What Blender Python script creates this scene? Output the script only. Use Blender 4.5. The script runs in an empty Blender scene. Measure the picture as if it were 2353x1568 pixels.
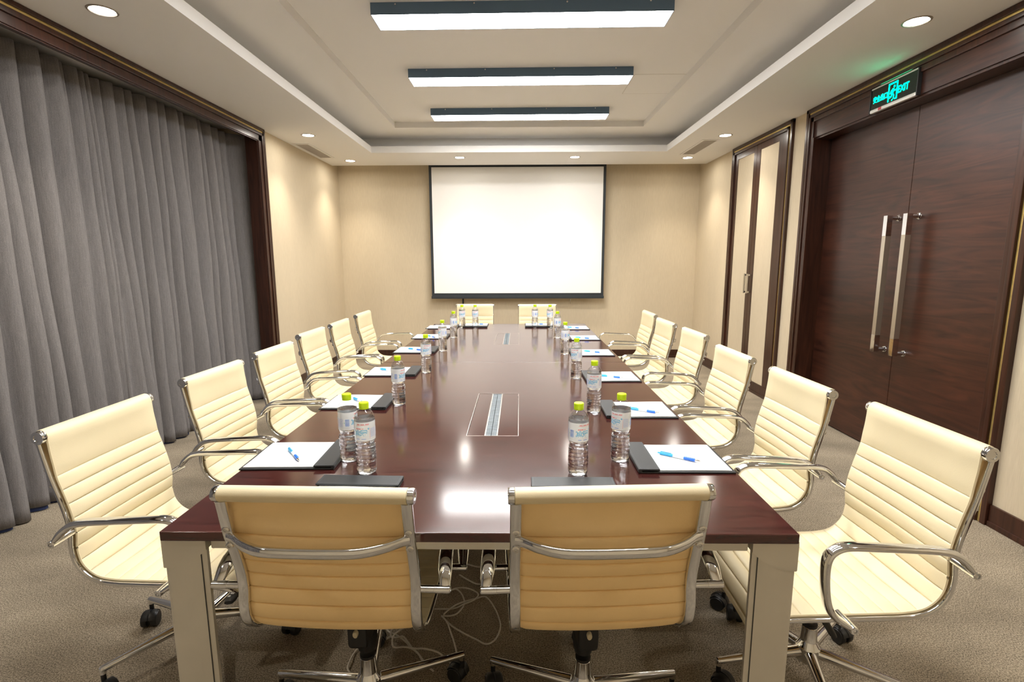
import bpy, bmesh, math, random
from math import sin, cos, pi, radians
from mathutils import Vector, Matrix

random.seed(7)
C = bpy.context.scene.collection
SC = bpy.context.scene

# ------------------------------------------------------------------ helpers
class MB:
    """collects shapes and links them as one mesh object"""
    def __init__(s):
        s.v = []; s.f = []; s.mi = []; s.bev = False
    def add(s, vs, fs, m=0, M=None):
        o = len(s.v)
        s.v += [tuple(M @ Vector(v)) if M else tuple(v) for v in vs]
        s.f += [tuple(i + o for i in f) for f in fs]
        s.mi += [m] * len(fs)
        return s
    def addbm(s, bm, m=0, M=None):
        bm.verts.ensure_lookup_table()
        for i, v in enumerate(bm.verts): v.index = i
        s.add([v.co[:] for v in bm.verts], [[v.index for v in f.verts] for f in bm.faces], m, M)
        bm.free(); return s
    def box(s, x0, x1, y0, y1, z0, z1, bev=0, m=0, M=None, seg=2):
        if x1 < x0: x0, x1 = x1, x0
        if y1 < y0: y0, y1 = y1, y0
        if z1 < z0: z0, z1 = z1, z0
        vs = [(x0,y0,z0),(x1,y0,z0),(x1,y1,z0),(x0,y1,z0),(x0,y0,z1),(x1,y0,z1),(x1,y1,z1),(x0,y1,z1)]
        fs = [(3,2,1,0),(4,5,6,7),(0,1,5,4),(1,2,6,5),(2,3,7,6),(3,0,4,7)]
        if bev <= 0: return s.add(vs, fs, m, M)
        bm = bmesh.new(); s.bev = True
        bv = [bm.verts.new(v) for v in vs]
        for f in fs: bm.faces.new([bv[i] for i in f])
        bmesh.ops.bevel(bm, geom=bm.edges[:], offset=bev, segments=seg, profile=.5, affect='EDGES')
        return s.addbm(bm, m, M)
    def prism(s, poly, h0, h1, axis='z', m=0, M=None, bev=0):
        """extrude a closed 2-D polygon between h0 and h1 along axis"""
        def p3(a, b, h):
            return {'z': (a, b, h), 'y': (a, h, b), 'x': (h, a, b)}[axis]
        n = len(poly)
        vs = [p3(a, b, h0) for a, b in poly] + [p3(a, b, h1) for a, b in poly]
        fs = [tuple(range(n))[::-1], tuple(range(n, 2*n))] + [(i, (i+1) % n, n + (i+1) % n, n + i) for i in range(n)]
        if bev:
            bm = bmesh.new(); bv = [bm.verts.new(v) for v in vs]
            for f in fs: bm.faces.new([bv[i] for i in f])
            bmesh.ops.recalc_face_normals(bm, faces=bm.faces[:])
            es = [e for e in bm.edges if e.calc_face_angle(0) > .5]
            bmesh.ops.bevel(bm, geom=es, offset=bev, segments=2, profile=.5, affect='EDGES')
            return s.addbm(bm, m, M)
        return s.add(vs, fs, m, M)
    def lathe(s, prof, n=24, c=(0,0,0), axis='z', m=0, cap0=True, cap1=True, M=None):
        vs = []; fs = []
        for r, h in prof:
            for k in range(n):
                a = 2*pi*k/n; x, y = r*cos(a), r*sin(a)
                vs.append({'z': (c[0]+x, c[1]+y, c[2]+h), 'x': (c[0]+h, c[1]+x, c[2]+y), 'y': (c[0]+y, c[1]+h, c[2]+x)}[axis])
        for i in range(len(prof)-1):
            for k in range(n):
                a = i*n+k; b = i*n+(k+1) % n
                fs.append((a, b, b+n, a+n))
        if cap0: fs.append(tuple(range(n))[::-1])
        if cap1: fs.append(tuple(range((len(prof)-1)*n, len(prof)*n)))
        return s.add(vs, fs, m, M)
    def cyl(s, p0, p1, r0, r1=None, n=16, m=0, M=None):
        return s.tube([p0, p1], r0, r0, n=n, m=m, M=M, scale=[1, (r1 if r1 is not None else r0)/r0])
    def tube(s, path, ra, rb, n=12, up=(0,0,1), m=0, scale=None, closed=False, M=None, sq=2.0):
        """sweep a superellipse (ra sideways, rb along the up-ish normal) along a path"""
        P = [Vector(p) for p in path]; N = len(P); vs = []; fs = []
        upv = Vector(up)
        for i, p in enumerate(P):
            if closed: t = P[(i+1) % N] - P[i-1]
            else: t = P[min(i+1, N-1)] - P[max(i-1, 0)]
            t.normalize()
            side = t.cross(upv)
            if side.length < 1e-4: side = t.cross(Vector((1, 0, .01)))
            side.normalize(); nn = side.cross(t).normalized()
            k = scale[i] if scale else 1
            k = k if isinstance(k, tuple) else (k, k)
            for j in range(n):
                a = 2*pi*j/n
                ca, sa = cos(a), sin(a)
                if sq != 2.0:
                    ca = math.copysign(abs(ca)**(2/sq), ca); sa = math.copysign(abs(sa)**(2/sq), sa)
                vs.append(p + side*(ra*k[0]*ca) + nn*(rb*k[1]*sa))
        R = N if closed else N-1
        for i in range(R):
            for j in range(n):
                a = i*n+j; b = i*n+(j+1) % n; i2 = ((i+1) % N)*n
                fs.append((a, i2+j, i2+(j+1) % n, b))
        if not closed:
            fs.append(tuple(range(n))); fs.append(tuple(range((N-1)*n, N*n))[::-1])
        return s.add(vs, fs, m, M)
    def build(s, name, mats, parent=None, loc=None, ang=38, smooth=True):
        me = bpy.data.meshes.new(name)
        me.from_pydata(s.v, [], s.f)
        if not isinstance(mats, (list, tuple)): mats = [mats]
        for m in mats: me.materials.append(m)
        me.polygons.foreach_set('material_index', s.mi)
        bm = bmesh.new(); bm.from_mesh(me)
        bmesh.ops.recalc_face_normals(bm, faces=bm.faces[:])
        bm.to_mesh(me); bm.free()
        if smooth:
            me.polygons.foreach_set('use_smooth', [True]*len(me.polygons))
            me.set_sharp_from_angle(angle=radians(ang))
        me.update()
        o = bpy.data.objects.new(name, me); C.objects.link(o)
        if s.bev:
            wn = o.modifiers.new('even shading', 'WEIGHTED_NORMAL'); wn.keep_sharp = True
        if parent: o.parent = parent
        if loc: o.location = loc
        return o

def catmull(pts, n=6, closed=False):
    P = [Vector(p) for p in pts]; out = []
    N = len(P)
    for i in range(N if closed else N-1):
        if closed: p0, p1, p2, p3 = P[i-1], P[i], P[(i+1) % N], P[(i+2) % N]
        else: p0, p1, p2, p3 = P[max(i-1, 0)], P[i], P[i+1], P[min(i+2, N-1)]
        for k in range(n):
            t = k/n
            out.append(.5*((2*p1)+(-p0+p2)*t+(2*p0-5*p1+4*p2-p3)*t*t+(-p0+3*p1-3*p2+p3)*t**3))
    if not closed: out.append(P[-1].copy())
    return out

def tag(o, label=None, cat=None, group=None, kind=None):
    if label: o['label'] = label
    if cat: o['category'] = cat
    if group: o['group'] = group
    if kind: o['kind'] = kind
    return o
def empty(name, loc=(0,0,0), rz=0, label=None, cat=None, group=None):
    o = bpy.data.objects.new(name, None); C.objects.link(o)
    o.empty_display_size = .1
    o.location = loc; o.rotation_euler = (0, 0, rz)
    return tag(o, label, cat, group)
def dup_tree(o, parent=None):
    c = o.copy(); C.objects.link(c)
    if parent: c.parent = parent
    for ch in list(o.children): dup_tree(ch, c)
    return c

# ------------------------------------------------------------------ materials
def new_mat(name):
    m = bpy.data.materials.new(name); m.use_nodes = True
    nt = m.node_tree; return m, nt, nt.nodes['Principled BSDF']
def simple(name, col, rough=.5, metal=0, spec=.5, coat=0, bump=0, bscale=200, var=0, vscale=8, emit=0, emcol=None, coat_rough=.05):
    m, nt, b = new_mat(name)
    b.inputs['Base Color'].default_value = (*col, 1)
    b.inputs['Roughness'].default_value = rough
    b.inputs['Metallic'].default_value = metal
    b.inputs['Specular IOR Level'].default_value = spec
    b.inputs['Coat Weight'].default_value = coat
    b.inputs['Coat Roughness'].default_value = coat_rough
    if emit:
        b.inputs['Emission Color'].default_value = (*(emcol or col), 1)
        b.inputs['Emission Strength'].default_value = emit
    tc = nt.nodes.new('ShaderNodeTexCoord')
    if var:
        nz = nt.nodes.new('ShaderNodeTexNoise'); nz.inputs['Scale'].default_value = vscale; nz.inputs['Detail'].default_value = 6
        nt.links.new(tc.outputs['Object'], nz.inputs['Vector'])
        mx = nt.nodes.new('ShaderNodeMix'); mx.data_type = 'RGBA'
        mx.inputs['A'].default_value = (*[c*(1-var) for c in col], 1)
        mx.inputs['B'].default_value = (*[min(1, c*(1+var)) for c in col], 1)
        nt.links.new(nz.outputs['Fac'], mx.inputs['Factor']); nt.links.new(mx.outputs['Result'], b.inputs['Base Color'])
    if bump:
        nb = nt.nodes.new('ShaderNodeTexNoise'); nb.inputs['Scale'].default_value = bscale; nb.inputs['Detail'].default_value = 4
        nt.links.new(tc.outputs['Object'], nb.inputs['Vector'])
        bp = nt.nodes.new('ShaderNodeBump'); bp.inputs['Strength'].default_value = bump; bp.inputs['Distance'].default_value = .002
        nt.links.new(nb.outputs['Fac'], bp.inputs['Height']); nt.links.new(bp.outputs['Normal'], b.inputs['Normal'])
    return m
def grain(name, cols, scale, rough=.3, coat=.0, spec=.5, detail=8, dist=1.5, pos=(.3, .7), bump=0, coat_rough=.08, scratch=0, n2=None):
    """stretched-noise wood, cloth or wallpaper: two colours and a per-axis scale"""
    m, nt, b = new_mat(name)
    tc = nt.nodes.new('ShaderNodeTexCoord'); mp = nt.nodes.new('ShaderNodeMapping')
    mp.inputs['Scale'].default_value = scale
    nz = nt.nodes.new('ShaderNodeTexNoise'); nz.inputs['Scale'].default_value = 1; nz.inputs['Detail'].default_value = detail
    nz.inputs['Distortion'].default_value = dist
    rp = nt.nodes.new('ShaderNodeValToRGB'); e = rp.color_ramp.elements
    e[0].position, e[1].position = pos; e[0].color = (*cols[0], 1); e[1].color = (*cols[1], 1)
    nt.links.new(tc.outputs['Object'], mp.inputs['Vector']); nt.links.new(mp.outputs['Vector'], nz.inputs['Vector'])
    nt.links.new(nz.outputs['Fac'], rp.inputs['Fac'])
    out = rp.outputs['Color']
    if n2:
        mp2 = nt.nodes.new('ShaderNodeMapping'); mp2.inputs['Scale'].default_value = n2[0]
        nz2 = nt.nodes.new('ShaderNodeTexNoise'); nz2.inputs['Scale'].default_value = 1; nz2.inputs['Detail'].default_value = 3
        nt.links.new(tc.outputs['Object'], mp2.inputs['Vector']); nt.links.new(mp2.outputs['Vector'], nz2.inputs['Vector'])
        mr = nt.nodes.new('ShaderNodeMapRange'); mr.inputs['From Min'].default_value = .3; mr.inputs['From Max'].default_value = .7
        mr.inputs['To Min'].default_value = n2[1]; mr.inputs['To Max'].default_value = n2[2]
        nt.links.new(nz2.outputs['Fac'], mr.inputs['Value'])
        mu = nt.nodes.new('ShaderNodeMix'); mu.data_type = 'RGBA'; mu.blend_type = 'MULTIPLY'; mu.inputs['Factor'].default_value = 1
        nt.links.new(out, mu.inputs['A']); nt.links.new(mr.outputs['Result'], mu.inputs['B']); out = mu.outputs['Result']
    nt.links.new(out, b.inputs['Base Color'])
    b.inputs['Roughness'].default_value = rough; b.inputs['Coat Weight'].default_value = coat
    b.inputs['Coat Roughness'].default_value = coat_rough; b.inputs['Specular IOR Level'].default_value = spec
    if bump:
        bp = nt.nodes.new('ShaderNodeBump'); bp.inputs['Strength'].default_value = bump; bp.inputs['Distance'].default_value = .002
        nt.links.new(nz.outputs['Fac'], bp.inputs['Height']); nt.links.new(bp.outputs['Normal'], b.inputs['Normal'])
    if scratch:
        sm = nt.nodes.new('ShaderNodeMapping'); sm.inputs['Scale'].default_value = (3, 3, 3)
        sn = nt.nodes.new('ShaderNodeTexNoise'); sn.inputs['Scale'].default_value = 1.2; sn.inputs['Detail'].default_value = 9; sn.inputs['Roughness'].default_value = .7
        nt.links.new(tc.outputs['Object'], sm.inputs['Vector']); nt.links.new(sm.outputs['Vector'], sn.inputs['Vector'])
        mr = nt.nodes.new('ShaderNodeMapRange'); mr.inputs['To Min'].default_value = rough*.75; mr.inputs['To Max'].default_value = rough*1.25 + scratch
        nt.links.new(sn.outputs['Fac'], mr.inputs['Value']); nt.links.new(mr.outputs['Result'], b.inputs['Roughness'])
    return m
def emis(name, col, st):
    m = bpy.data.materials.new(name); m.use_nodes = True; nt = m.node_tree
    nt.nodes.remove(nt.nodes['Principled BSDF'])
    e = nt.nodes.new('ShaderNodeEmission'); e.inputs['Color'].default_value = (*col, 1); e.inputs['Strength'].default_value = st
    nt.links.new(e.outputs[0], nt.nodes['Material Output'].inputs['Surface']); return m

M = {}
M['carpet'] = grain('carpet', ((.100, .083, .060), (.46, .39, .295)), (235, 235, 235), rough=1, spec=.1, detail=7, dist=.4, pos=(.34, .68), bump=.6, n2=((2.2, 3.5, 2), .78, 1.18))
M['paper_wall'] = grain('fibre wallpaper', ((.56, .475, .34), (.63, .54, .395)), (260, 260, 12), rough=.8, spec=.2, detail=5, dist=.3, pos=(.3, .7), bump=.25, n2=((1.5, 1.5, .5), .92, 1.06))
M['paint'] = simple('ceiling paint', (.81, .80, .785), .9, spec=.2, bump=.08, bscale=300)
M['wood'] = grain('dark stained wood', ((.018, .006, .004), (.060, .020, .012)), (6, 1.4, 18), rough=.32, spec=.4, dist=2.6, pos=(.28, .74), coat=.12, coat_rough=.25)
M['wood_up'] = grain('dark stained wood upright grain', ((.022, .008, .005), (.060, .021, .012)), (40, 40, 2.5), rough=.3, spec=.4, dist=1.0, pos=(.3, .7), coat=.12, coat_rough=.2)
M['door'] = grain('dark door veneer', ((.017, .005, .0033), (.066, .0205, .0105)), (4, 1.1, 13), rough=.36, spec=.4, dist=3.2, pos=(.25, .78), coat=.18, coat_rough=.32, n2=((.8, .7, 2.2), .65, 1.35))
M['table'] = grain('mahogany veneer', ((.034, .0095, .0085), (.078, .021, .017)), (3, 34, 20), rough=.105, spec=.85, dist=1.6, pos=(.3, .75), scratch=.05)
M['gold'] = simple('gold strip', (.72, .54, .20), .3, .7, var=.25, vscale=30)
M['chrome'] = simple('polished chrome', (.74, .75, .77), .06, 1)
M['chrome_b'] = simple('satin steel', (.66, .65, .63), .25, 1)
M['alu'] = simple('table aluminium', (.66, .625, .545), .42, .5, var=.12, vscale=5)
M['alu_dark'] = simple('leg groove', (.03, .03, .03), .6)
M['leather'] = simple('cream leather', (.77, .665, .44), .42, spec=.35, bump=.12, bscale=420, var=.04, vscale=9)
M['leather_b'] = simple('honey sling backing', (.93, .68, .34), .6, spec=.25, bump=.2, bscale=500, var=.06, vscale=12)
M['black_pl'] = simple('black plastic', (.012, .012, .013), .45, bump=.1, bscale=300)
M['white_mark'] = simple('white print', (.8, .8, .8), .5)
M['beige_pl'] = simple('beige plastic', (.62, .55, .38), .45)
M['curtain'] = grain('grey curtain cloth', ((.160, .151, .150), (.255, .242, .240)), (420, 420, 300), rough=.85, spec=.15, detail=3, dist=0, pos=(.3, .7), bump=.3, n2=((260, 260, 12), .85, 1.1))
M['curtain_back'] = simple('blackout lining', (.02, .035, .11), .8)
M['navy'] = simple('navy lamp housing', (.10, .165, .25), .5, spec=.4)
M['panel'] = emis('lamp diffuser', (1, .988, .968), 13.0)
M['spot'] = emis('downlight lens', (1, .95, .86), 40.0)
M['ring'] = simple('downlight rim', (.40, .36, .31), .4, .6)
M['vent'] = simple('vent slats', (.55, .51, .47), .5, .2)
M['vent_d'] = simple('vent inside', (.05, .045, .04), .9)
M['screen'] = simple('screen cloth', (.90, .89, .87), .9, spec=.1)
M['screen_b'] = simple('screen border', (.02, .026, .032), .5)
M['board'] = simple('black leatherette', (.022, .025, .028), .42, bump=.35, bscale=700)
M['board_s'] = simple('stitch thread', (.11, .12, .13), .6)
M['paper'] = simple('white paper', (.88, .90, .91), .8, spec=.2)
M['pen_blue'] = simple('blue pen plastic', (.02, .17, .75), .25, spec=.6)
M['pen_light'] = simple('pale blue grip', (.05, .42, .80), .3)
M['cap'] = simple('lime bottle cap', (.58, .83, .0), .35, spec=.5)
M['cable'] = simple('grey cable', (.60, .56, .49), .6)
M['black_cable'] = simple('black cable', (.015, .015, .015), .6)
M['brush'] = grain('brush bristles', ((.008, .013, .017), (.20, .25, .28)), (30, 900, 40), rough=.5, detail=3, dist=.2, pos=(.35, .7))
M['steel_line'] = simple('thin steel edge', (.62, .58, .55), .3, .9)
M['dark_gap'] = simple('dark gap', (.012, .010, .009), .8)
M['handle_mid'] = simple('brushed handle', (.52, .47, .39), .28, .8)
M['sign_glass'] = simple('sign glass', (.006, .016, .013), .08, spec=.6)
M['sign_grn'] = emis('lit green', (.0, 1.0, .48), 3.2)
M['sign_leak'] = emis('sign lamp', (.05, 1.0, .40), 7)
M['sign_rail'] = simple('sign rail', (.72, .71, .69), .35, .4)
M['red'] = simple('red sticker', (.55, .04, .06), .5)
M['ink_blue'] = simple('label blue ink', (.05, .22, .70), .5)
M['ink_cyan'] = simple('label cyan ink', (.0, .42, .72), .5)
M['ink_red'] = simple('label red ink', (.80, .14, .16), .5)
M['ink_white'] = simple('label white ink', (.88, .93, .97), .5)
M['ink_green'] = simple('label green ink', (.05, .55, .30), .5)
M['ink_pale'] = simple('label pale ink', (.42, .50, .78), .5)
def thin(name, tint, gl_rough, ior, white=0):
    """thin clear film: light passes straight, the surface reflects by Fresnel, with an optional milky print"""
    m = bpy.data.materials.new(name); m.use_nodes = True; nt = m.node_tree; nt.nodes.remove(nt.nodes['Principled BSDF'])
    tr = nt.nodes.new('ShaderNodeBsdfTransparent'); tr.inputs[0].default_value = (*tint, 1)
    g = nt.nodes.new('ShaderNodeBsdfGlossy'); g.inputs['Roughness'].default_value = gl_rough
    lw = nt.nodes.new('ShaderNodeLayerWeight'); pw = nt.nodes.new('ShaderNodeMath'); pw.operation = 'POWER'; pw.inputs[1].default_value = 3.2
    fr = nt.nodes.new('ShaderNodeMapRange'); fr.inputs['To Min'].default_value = ((ior-1)/(ior+1))**2; fr.inputs['To Max'].default_value = .85
    nt.links.new(lw.outputs['Facing'], pw.inputs[0]); nt.links.new(pw.outputs[0], fr.inputs['Value'])
    mx = nt.nodes.new('ShaderNodeMixShader'); src = tr.outputs[0]
    if white:
        d = nt.nodes.new('ShaderNodeBsdfDiffuse'); d.inputs[0].default_value = (.90, .94, .98, 1)
        m2 = nt.nodes.new('ShaderNodeMixShader'); m2.inputs[0].default_value = white
        nt.links.new(src, m2.inputs[1]); nt.links.new(d.outputs[0], m2.inputs[2]); src = m2.outputs[0]
    nt.links.new(fr.outputs[0], mx.inputs[0]); nt.links.new(src, mx.inputs[1]); nt.links.new(g.outputs[0], mx.inputs[2])
    nt.links.new(mx.outputs[0], nt.nodes['Material Output'].inputs['Surface']); return m
M['pet'] = thin('clear bottle plastic', (.94, .955, .97), .04, 1.75)
M['label'] = thin('printed film', (.95, .96, .98), .12, 1.45, .90)
def water():
    m, nt, b = new_mat('drinking water')
    b.inputs['Base Color'].default_value = (1, 1, 1, 1); b.inputs['Roughness'].default_value = 0
    b.inputs['IOR'].default_value = 1.33; b.inputs['Transmission Weight'].default_value = 1
    return m
M['water'] = water()

# ------------------------------------------------------------------ camera
pitch, yaw, roll, fpx = .1559, .0097, -.0032, 1186.8643
fwd = Vector((-sin(yaw)*cos(pitch), cos(yaw)*cos(pitch), -sin(pitch)))
right = Vector((cos(yaw), sin(yaw), 0)); up = right.cross(fwd)
r2 = right*cos(roll) + up*sin(roll); u2 = -right*sin(roll) + up*cos(roll)
cam = bpy.data.cameras.new('camera'); cam_o = bpy.data.objects.new('camera', cam); C.objects.link(cam_o)
mat = Matrix((r2, u2, -fwd)).transposed().to_4x4(); mat.translation = (0, 0, 1.41)
cam_o.matrix_world = mat
cam.sensor_fit = 'HORIZONTAL'; cam.sensor_width = 36; cam.lens = fpx/2353*36; cam.clip_start = .02
SC.camera = cam_o

# ------------------------------------------------------------------ room shell
XL, XR, YB, YS, YF = -2.4764, 2.5241, 7.4105, 7.1908, -.95
ZC, ZL, Z2, Z3 = 2.6667, 2.7405, 2.865, 2.925
FX0, FX1, FY1, FY0 = -1.7184, 1.7678, 6.366, .42
def struct(name, mb, mats, label, cat, **k):
    return tag(mb.build(name, mats, **k), label, cat, kind='structure')

struct('floor', MB().box(-3.2, 2.95, YF-.1, YB+.1, -.08, 0), M['carpet'], 'mottled brown carpet covering the whole meeting room floor', 'floor', smooth=False)
b = MB()
W = .14
# door opening y 2.708..4.59 z<2.42
b.box(XR, XR+W, YF, 2.708, 0, 3.0); b.box(XR, XR+W, 4.59, YB+.1, 0, 3.0); b.box(XR, XR+W, 2.708, 4.59, 2.42, 3.0)
struct('wall_right', b, M['paper_wall'], 'beige fibre-papered wall holding the double door and cupboard', 'wall', smooth=False)
b = MB()
b.box(XL-.1, XL, 5.117, YB+.1, 0, 3.0); b.box(XL-.1, XL, YF, 5.117, 2.583, 3.0)
b.box(-3.1, -3.0, YF, 5.3, 0, 3.0); b.box(-3.1, XL-.1, 5.2, 5.3, 0, 3.0)
struct('wall_left', b, M['paper_wall'], 'beige fibre-papered wall with the curtained opening', 'wall', smooth=False)
struct('wall_back', MB().box(-3.1, 2.9, YB, YB+.1, 0, 3.0), M['paper_wall'], 'beige fibre-papered end wall behind the projection screen', 'wall', smooth=False)
struct('wall_front', MB().box(-3.1, 2.9, YF-.1, YF, 0, 3.0), M['paper_wall'], 'beige wall closing the room opposite the screen', 'wall', smooth=False)

b = MB()
RX0, RX1, RY0, RY1 = -1.352, 1.405, .75, 6.03
# lowered border
b.box(-3.1, FX0, YF-.1, YS, ZC, ZL); b.box(FX1, 2.9, YF-.1, YS, ZC, ZL)
b.box(FX0, FX1, FY1, YS, ZC, ZL); b.box(FX0, FX1, YF-.1, FY0, ZC, ZL)
# cove back
S = .2
b.box(-3.1, FX0-S, YF-.1, YB, ZL, Z2); b.box(FX1+S, 2.9, YF-.1, YB, ZL, Z2)
b.box(FX0-S, FX1+S, FY1+S, YS, ZL, Z2); b.box(FX0-S, FX1+S, YF-.1, FY0-S, ZL, Z2)
# tray ceiling round the raised centre
b.box(-3.1, RX0, YF-.1, YB+.1, Z2, 3.05); b.box(RX1, 2.9, YF-.1, YB+.1, Z2, 3.05)
b.box(RX0, RX1, RY1, YB+.1, Z2, 3.05); b.box(RX0, RX1, YF-.1, RY0, Z2, 3.05)
b.box(RX0, RX1, RY0, RY1, Z3, 3.05)
struct('ceiling', b, M['paint'], 'white stepped plaster ceiling with lowered border', 'ceiling', smooth=False)

# baseboards
def baseboard(name, mb, label):
    struct(name, mb, M['wood_up'], label, 'baseboard')
BH = .118
b = MB()
b.box(XR-.016, XR, 4.72, YB, 0, BH, .003); b.box(XR-.022, XR, 4.72, YB, 0, .03, .003)
b.box(XR-.016, XR, YF, 2.595, 0, BH, .003); b.box(XR-.022, XR, YF, 2.595, 0, .03, .003)
baseboard('baseboard_right', b, 'dark wooden baseboard along the door wall')
b = MB(); b.box(XL, XL+.016, 5.25, YB, 0, BH, .003); b.box(XL, XL+.022, 5.25, YB, 0, .03, .003)
baseboard('baseboard_left', b, 'dark wooden baseboard beside the curtain frame')
b = MB(); b.box(XL+.016, XR-.016, YB-.016, YB, 0, BH, .003); b.box(XL+.022, XR-.022, YB-.022, YB, 0, .03, .003)
baseboard('baseboard_back', b, 'dark wooden baseboard under the projection screen')

# ------------------------------------------------------------------ casings (profile swept round three sides)
def casing(side, y_out0, y_out1, z_out, prof, mb_sel):
    """side +1: right wall (projects to -x), -1: left wall (projects to +x). prof: list of (in0,in1,proj,mat index)"""
    xw = XR if side > 0 else XL
    for i0, i1, pr, m in prof:
        mb = mb_sel[m]
        xa, xb = (xw-pr, xw+.001) if side > 0 else (xw-.001, xw+pr)
        bev = min(.004, (i1-i0)*.25)
        zt = z_out - i0
        if y_out1 is not None: mb.box(xa, xb, y_out1-i1, y_out1-i0, 0, zt, bev)
        if y_out0 is not None: mb.box(xa, xb, y_out0+i0, y_out0+i1, 0, zt, bev)
        ya = y_out0+i0 if y_out0 is not None else YF
        yb = y_out1-i0 if y_out1 is not None else 9
        mb.box(xa, xb, ya, yb, z_out-i1, zt, bev)
# curtain opening frame
wd, gd = MB(), MB()
casing(-1, None, 5.250, ZC-.001, [(0, .027, .030, 0), (.027, .045, .024, 1), (.045, .075, .036, 0), (.075, .128, .026, 0), (.128, .134, .018, 0)], (wd, gd))
# reveal lining
wd.box(XL-.10, XL+.01, 5.108, 5.117, 0, 2.583); wd.box(XL-.10, XL+.01, YF, 5.117, 2.572, 2.582)
t1 = empty('trim_1', (0, 0, 0)); tag(t1, 'dark wooden frame with gold inlay around the curtain opening', 'trim', kind='structure')
wd.build('frame', M['wood_up'], t1); tag(gd.build('gold_inlay', M['gold'], t1), 'gold inlay strip')

# double door
d1 = empty('door_1', (0, 0, 0)); tag(d1, 'dark wooden double door with long steel pull handles', 'door', kind='structure')
wd, gd = MB(), MB()
casing(1, 2.598, 4.712, ZC-.001, [(0, .034, .030, 0), (.034, .052, .024, 1), (.052, .078, .036, 0), (.078, .116, .026, 0)], (wd, gd))
wd.build('frame', M['wood_up'], d1); tag(gd.build('gold_inlay', M['gold'], d1), 'gold inlay strip')
b = MB(); b.box(XR-.012, XR+.13, 2.706, 4.600, 2.42, 2.592, .002)
b.build('lintel_panel', M['wood'], d1)
b = MB(); b.box(XR-.024, XR+.14, 4.583, 4.60, 0, 2.42, .002); b.box(XR-.024, XR+.14, 2.70, 2.715, 0, 2.42, .002); b.box(XR+.0, XR+.14, 2.715, 4.583, 2.405, 2.42)
b.build('jamb', M['wood_up'], d1)
XD = 2.655
def leaf(y0, y1, yh, base_y, base_dir):
    L = MB().box(XD, XD+.045, y0, y1, .012, 2.404, .0015).build('door_leaf', M['door'], d1)
    hb = MB()
    xb = XD-.075
    h = MB(); h.box(xb-.0185, xb+.0185, yh-.0185, yh+.0185, .87, 1.565, .001)
    hobj = h.build('pull_handle', M['handle_mid'], L)
    for z0, z1, z in ((1.565, 1.705, 1.688), (.75, .87, .765)):
        e = MB(); e.box(xb-.019, xb+.019, yh-.019, yh+.019, z0, z1, .0015)
        e.lathe([(.014, 0), (.014, .058), (.019, .060), (.019, .070), (.012, .073)], 20, (xb+.004, yh, z), 'x')
        e.lathe([(.021, 0), (.021, .004)], 20, (XD-.004, yh, z), 'x')
        tag(e.build('handle_mount', M['chrome'], L), 'polished steel handle end')
    return L
leaf(2.716, 3.6175, 3.515, 0, 0); leaf(3.6215, 4.582, 3.70, 0, 0)
MB().box(XD+.05, XD+.06, 2.6, 4.7, 0, 2.5).build('door_backing', M['dark_gap'], d1)

# built-in cupboard
cb = empty('built_in_cupboard', (XR, 5.6, 0), 0, 'built-in cupboard with two tall beige panels in dark wood framing', 'cupboard')
def crel(mb, name, m, par, **k):
    o = mb.build(name, m, par, **k); return o
wd, gd = MB(), MB()
casing(1, 4.945, 6.270, ZC-.001, [(0, .034, .026, 0), (.034, .052, .022, 1), (.052, .084, .032, 0)], (wd, gd))
def shift(o, p):
    o.matrix_parent_inverse = Matrix.Translation(-Vector(p)); return o
shift(wd.build('frame', M['wood_up'], cb), cb.location); tag(shift(gd.build('gold_inlay', M['gold'], cb), cb.location), 'gold inlay strip')
for (y0, y1, p0, p1, yh) in ((5.642, 6.186, 5.715, 6.112, 5.672), (5.029, 5.638, 5.188, 5.565, 5.608)):
    d = MB(); zt, zb = 2.582, BH+.002
    d.box(XR-.016, XR+.0, y0, p0, zb, zt, .0015); d.box(XR-.016, XR+.0, p1, y1, zb, zt, .0015); d.box(XR-.016, XR, p0, p1, 2.522, zt, .0015)
    dd = shift(d.build('door', M['wood_up'], cb), cb.location)
    tag(MB().box(XR-.010, XR+.0, p0-.001, p1+.001, zb, 2.523).build('panel', M['paper_wall'], dd), 'beige fibre-papered panel')
    h = MB(); x0 = XR-.016
    h.box(x0-.042, x0-.032, yh-.012, yh+.012, 1.045, 1.255, .001)
    for z in (1.05, 1.232): h.box(x0-.036, x0+.001, yh-.012, yh+.012, z, z+.018, .001)
    h.build('handle', M['chrome_b'], dd)

# ------------------------------------------------------------------ curtain
cu = MB(); NY, NZ = 620, 40
vs = []; fs = []
rng = random.Random(3)
ys0, ys1 = -.9, 5.19
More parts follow.
